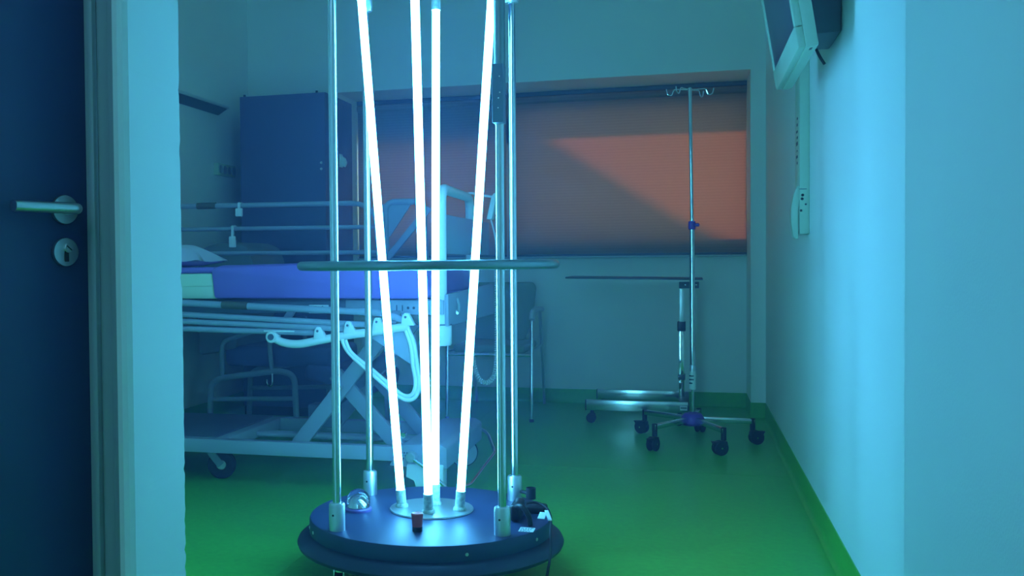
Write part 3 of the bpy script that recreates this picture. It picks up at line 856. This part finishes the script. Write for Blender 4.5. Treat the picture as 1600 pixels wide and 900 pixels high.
for y, nm in ((6.32, 0), (6.86, 1)):
    x0 = -0.612 + nm * 0.022
    rail = O.part('base_rail', MB().box((x0, y - 0.02, 0.078), (0.0, y + 0.02, 0.142), bev=0.002), 'brushed')
    O.part('end_cap', MB().box((x0 - 0.006, y - 0.021, 0.077), (x0 + 0.001, y + 0.021, 0.143), bev=0.002), 'black', rail)
    for xw in (x0 + 0.035, -0.05):
        c = O.part('caster', MB().cyl((xw, y, 0.05), (xw, y, 0.08), 0.012, seg=14).box((xw - 0.02, y - 0.016, 0.035), (xw + 0.02, y + 0.016, 0.06), bev=0.006), 'black')
        O.part('wheel', MB().cyl((xw - 0.006, y - 0.022, 0.030), (xw - 0.006, y + 0.022, 0.030), 0.030, seg=24, bev=0.004), 'rubber', c)
O.part('base_crossbar', MB().box((-0.055, 6.34, 0.082), (0.005, 6.84, 0.138), bev=0.003), 'black')
lb = O.part('rail_label', MB().box((-0.047, 6.2975, 0.094), (-0.005, 6.3005, 0.122)), 'label')
mb = MB()
for k in range(5):
    mb.box((-0.043 + k * 0.007, 6.2968, 0.104), (-0.038 + k * 0.007, 6.2977, 0.114))
O.part('label_print', mb, 'ink', lb)

# ------------------------------------------------------------------ drip stand
ix, iy = 0.024, 5.728
I = Thing('drip_stand', 'chrome drip stand on five castors with purple hub in front of the window', 'drip stand', (ix, iy, 0))
I.part('lower_pole', MB().cyl((ix, iy, 0.14), (ix, iy, 0.42), 0.0075, seg=16), 'chrome')
I.part('outer_pole', MB().cyl((ix, iy, 0.40), (ix - 0.002, iy, 1.19), 0.0140, seg=20), 'chrome')
up = I.part('upper_pole', MB().cyl((ix - 0.002, iy, 1.19), (ix - 0.011, iy, 1.945), 0.0095, seg=16), 'chrome')
I.part('pole_cap', MB().lathe([(0.0145, 0.395), (0.017, 0.395), (0.017, 0.425), (0.0145, 0.43)], (ix, iy, 0), seg=18), 'alu')
sl = I.part('paper_sleeve', MB().lathe([(0.0165, 0.295), (0.0185, 0.296), (0.0185, 0.395), (0.0165, 0.396)], (ix, iy, 0), seg=24), 'label')
mb = MB()
for k, z in enumerate((0.370, 0.350, 0.330)):
    for j in range(4):
        a = math.radians(-150 + j * 22)
        if k == 2 and j > 2:
            continue
        mb.box((-0.003, -0.0006, -0.004), (0.003, 0.0006, 0.004), mtx=Matrix.Translation((ix + 0.0187 * math.cos(a), iy + 0.0187 * math.sin(a), z)) @ Matrix.Rotation(a + math.pi / 2, 4, 'Z'))
I.part('sleeve_print', mb, 'ink', sl)
mb = MB().lathe([(0.010, 1.172), (0.019, 1.174), (0.020, 1.20), (0.018, 1.218), (0.010, 1.22)], (ix - 0.002, iy, 0), seg=20)
mb.cyl((ix + 0.012, iy - 0.006, 1.198), (ix + 0.036, iy - 0.012, 1.198), 0.010, seg=12, bev=0.003)
I.part('height_clamp', mb, 'purple')
mb = MB().lathe([(0, 0.098), (0.052, 0.098), (0.062, 0.11), (0.062, 0.14), (0.046, 0.162), (0.018, 0.170), (0, 0.170)], (ix, iy, 0), seg=28)
hub = I.part('hub', mb, 'purple')
for fx, fy, wang in ((-0.244, 5.975, 2.6), (-0.171, 5.45, 4.3), (0.06, 6.08, 1.2), (0.176, 5.40, 3.6), (0.338, 5.75, 0.3)):
    e = Vector((fx, fy, 0.125))
    d = (e - Vector((ix, iy, 0.125)))
    d.z = 0
    d.normalize()
    leg = I.part('leg', MB().beam(Vector((ix, iy, 0.132)) + d * 0.04, e + d * 0.01, 0.024, 0.028, bev=0.003), 'brushed')
    w = Vector((math.cos(wang), math.sin(wang), 0))
    s = Vector((-w.y, w.x, 0))
    c = Vector((fx, fy, 0.0375)) + w * 0.02
    mb = MB().cyl((fx, fy, 0.075), (fx, fy, 0.142), 0.014, seg=14, bev=0.002)
    mb.prism([c + s * -0.02 + w * -0.032 + Vector((0, 0, 0.035)), c + s * -0.02 + w * 0.048 + Vector((0, 0, 0.034)), c + s * -0.02 + w * 0.03 + Vector((0, 0, 0.022)), c + s * -0.02 + w * 0.012 + Vector((0, 0, -0.004)), c + s * -0.02 + w * -0.012 + Vector((0, 0, -0.004)), c + s * -0.02 + w * -0.036 + Vector((0, 0, 0.01))], s * 0.04, bev=0.004)
    cs = I.part('caster', mb, 'black', leg)
    I.part('wheel', MB().cyl(c - s * 0.0235, c - s * 0.008, 0.0375, seg=28, bev=0.004).cyl(c + s * 0.008, c + s * 0.0235, 0.0375, seg=28, bev=0.004), 'rubber', leg)
    I.part('axle', MB().cyl(c - s * 0.0245, c + s * 0.0245, 0.005, seg=10), 'chrome', leg)
hk = Vector((ix - 0.011, iy, 1.935))
I.part('hook_boss', MB().lathe([(0, -0.008), (0.012, -0.008), (0.012, 0.008), (0.006, 0.014), (0, 0.014)], hk, seg=16), 'chrome')
for ang in (190, 235, 10, 55):
    a = math.radians(ang)
    d = Vector((math.cos(a), math.sin(a), 0))
    I.part('hook', MB().tube(rounded([hk, hk + d * 0.085 + Vector((0, 0, 0.006)), hk + d * 0.098 + Vector((0, 0, -0.03)), hk + d * 0.120 + Vector((0, 0, -0.024)), hk + d * 0.127 + Vector((0, 0, 0.008))], 0.012), 0.0032, 8), 'chrome')

# ------------------------------------------------------------------ roller blinds
def blind(x0, x1, label, zbot, bar):
    t = Thing('roller_blind', label, 'blind', ((x0 + x1) / 2, 7.12, zbot), 'roller blinds in the window niche')
    t.part('blind_fabric', MB().box((x0 + 0.004, 7.124, zbot), (x1 - 0.004, 7.127, 2.13)), 'blind')
    t.part('roller_tube', MB().cyl((x0 + 0.004, 7.128, 2.150), (x1 - 0.004, 7.128, 2.150), 0.026, seg=24), 'blind')
    t.part('head_rail', MB().box((x0, 7.108, 2.176), (x1, 7.165, 2.204), bev=0.004), 'beddark')
    t.part('bottom_bar', MB().box((x0 + 0.004, 7.116, zbot - 0.012), (x1 - 0.004, 7.136, zbot + 0.006), bev=0.004), bar)
blind(-1.235, 0.3865, 'wide brown blind glowing with evening sun behind the drip stand', 1.052, 'beddark')
blind(-2.365, -1.245, 'narrower dim blind beside the wardrobe, seen behind the lamp tubes', 1.052, 'beddark')
struct('trim_2', MB().box((-2.368, 7.100, 1.030), (0.382, YR + 0.02, 1.042), bev=0.002), 'frame_dark')

# ------------------------------------------------------------------ wall lamp, socket plate
L = Thing('wall_lamp', 'grey wedge shaped lamp on the left wall above the bed head', 'lamp', (XL, 5.9, 2.0))
L.part('lamp_body', MB().prism([(XL, 5.35, 2.07), (XL, 5.35, 2.012), (XL + 0.008, 5.35, 2.008), (XL + 0.085, 5.35, 2.052), (XL + 0.085, 5.35, 2.066)], (0, 0.86, 0), bev=0.004), 'lamp_body')
L.part('diffuser', MB().prism([(XL + 0.014, 5.38, 2.009), (XL + 0.080, 5.38, 2.047), (XL + 0.080, 5.38, 2.044), (XL + 0.016, 5.38, 2.006)], (0, 0.80, 0)), 'beddark')
S = Thing('socket_plate', 'pale row of wall sockets left of the navy wardrobe', 'socket', (XL, 6.25, 1.64))
pl = S.part('plate', MB().box((XL, 6.13, 1.605), (XL + 0.035, 6.40, 1.685), bev=0.005), 'cream')
for y in (6.17, 6.235, 6.30, 6.365):
    S.part('socket', MB().lathe([(0.028, 0), (0.026, 0.004), (0.022, 0.001), (0, 0.001)], (XL + 0.035, y, 1.645), (1, 0, 0), 18), 'bedrail', pl)

# ------------------------------------------------------------------ right wall: television and bedside terminal column
TV = Thing('television', 'grey television with dark screen tilted on the right wall', 'television', (XR, 3.6, 1.65))
tm = Matrix.Translation((0.372, 3.6, 1.63)) @ Matrix.Rotation(math.radians(-9), 4, 'Y') @ Matrix.Translation((-0.372, -3.6, -1.63))
mb = MB()
def tilt(p):
    return tm @ Vector(p)
yn, yf, zb, zt = 3.20, 3.98, 1.635, 2.14
front = [tilt((0.322, y, z)) for y, z in ((yn + 0.012, zb + 0.012), (yf - 0.012, zb + 0.012), (yf - 0.012, zt), (yn + 0.012, zt))]
mb.box((0.340, yn, zb), (0.376, yf, zt), bev=0.006, mtx=tm)
TV.part('rear_shell', mb, 'cream')
mb = MB().box((0.318, yn + 0.004, zb + 0.004), (0.342, yf - 0.004, zb + 0.075), bev=0.006, mtx=tm)
mb.box((0.318, yn + 0.004, zb + 0.06), (0.342, yn + 0.034, zt - 0.004), bev=0.006, mtx=tm)
mb.box((0.318, yf - 0.034, zb + 0.06), (0.342, yf - 0.004, zt - 0.004), bev=0.006, mtx=tm)
mb.box((0.318, yn + 0.004, zt - 0.034), (0.342, yf - 0.004, zt - 0.004), bev=0.006, mtx=tm)
TV.part('bezel', mb, 'cream')
TV.part('screen', MB().box((0.324, yn + 0.030, zb + 0.070), (0.338, yf - 0.030, zt - 0.030), mtx=tm), 'screen')
TV.part('vent_slot', MB().box((0.352, yn + 0.02, zb - 0.001), (0.360, yn + 0.05, zb + 0.002), mtx=tm), 'black')
TV.part('wall_bracket', MB().box((0.37, 3.45, 1.72), (XR - 0.002, 3.72, 1.98), bev=0.01), 'beddark')
TV.part('cable_stub', MB().tube([(0.385, 3.36, 1.655), (0.395, 3.36, 1.632), (0.410, 3.36, 1.606)], 0.0045, 8, smooth=5), 'black')

D = Thing('terminal_column', 'pale vertical cable column with curved handset on the right wall', 'wall unit', (XR, 4.42, 1.1))
cl = D.part('column_body', MB().box((0.434, 4.33, 1.105), (XR, 4.50, 2.25), bev=0.006, seg=2), 'cream')
D.part('seam_line', MB().box((0.4335, 4.3285, 1.285), (XR - 0.012, 4.3302, 1.288)), 'beddark', cl)
D.part('button', MB().lathe([(0.006, 0), (0.005, 0.003), (0, 0.004)], (0.446, 4.33, 1.262), (0, -1, 0), 12).lathe([(0.006, 0), (0.005, 0.003), (0, 0.004)], (0.444, 4.33, 1.247), (0, -1, 0), 12), 'black', cl)
D.part('button', MB().lathe([(0.004, 0), (0.003, 0.003), (0, 0.004)], (0.458, 4.33, 1.225), (0, -1, 0), 12), 'black', cl)
D.part('button', MB().lathe([(0.005, 0), (0.004, 0.003), (0, 0.004)], (0.440, 4.33, 1.200), (0, -1, 0), 12), 'black', cl)
mb = MB()
for k in range(8):
    z = 1.575 - k * 0.026
    y = 4.375 + random.uniform(-0.004, 0.004)
    mb.box((0.4327, y + 0.02, z), (0.4345, y + 0.045 + random.uniform(0, 0.03), z + random.uniform(0.006, 0.016)))
D.part('printed_text', mb, 'ink', cl)
HS = [(0.428, 1.30), (0.412, 1.262), (0.404, 1.21), (0.404, 1.15), (0.412, 1.095), (0.424, 1.085), (0.432, 1.09), (0.428, 1.15), (0.429, 1.20), (0.435, 1.25), (0.4365, 1.30)]
D.part('handset', MB().prism([(x, 4.335, z) for x, z in HS], (0, 0.06, 0), bev=0.002), 'cream')
D.part('handset_cradle', MB().prism([(0.436, 4.345, 1.29), (0.418, 4.345, 1.22), (0.416, 4.345, 1.13), (0.436, 4.345, 1.11)], (0, 0.14, 0), bev=0.004), 'cream')
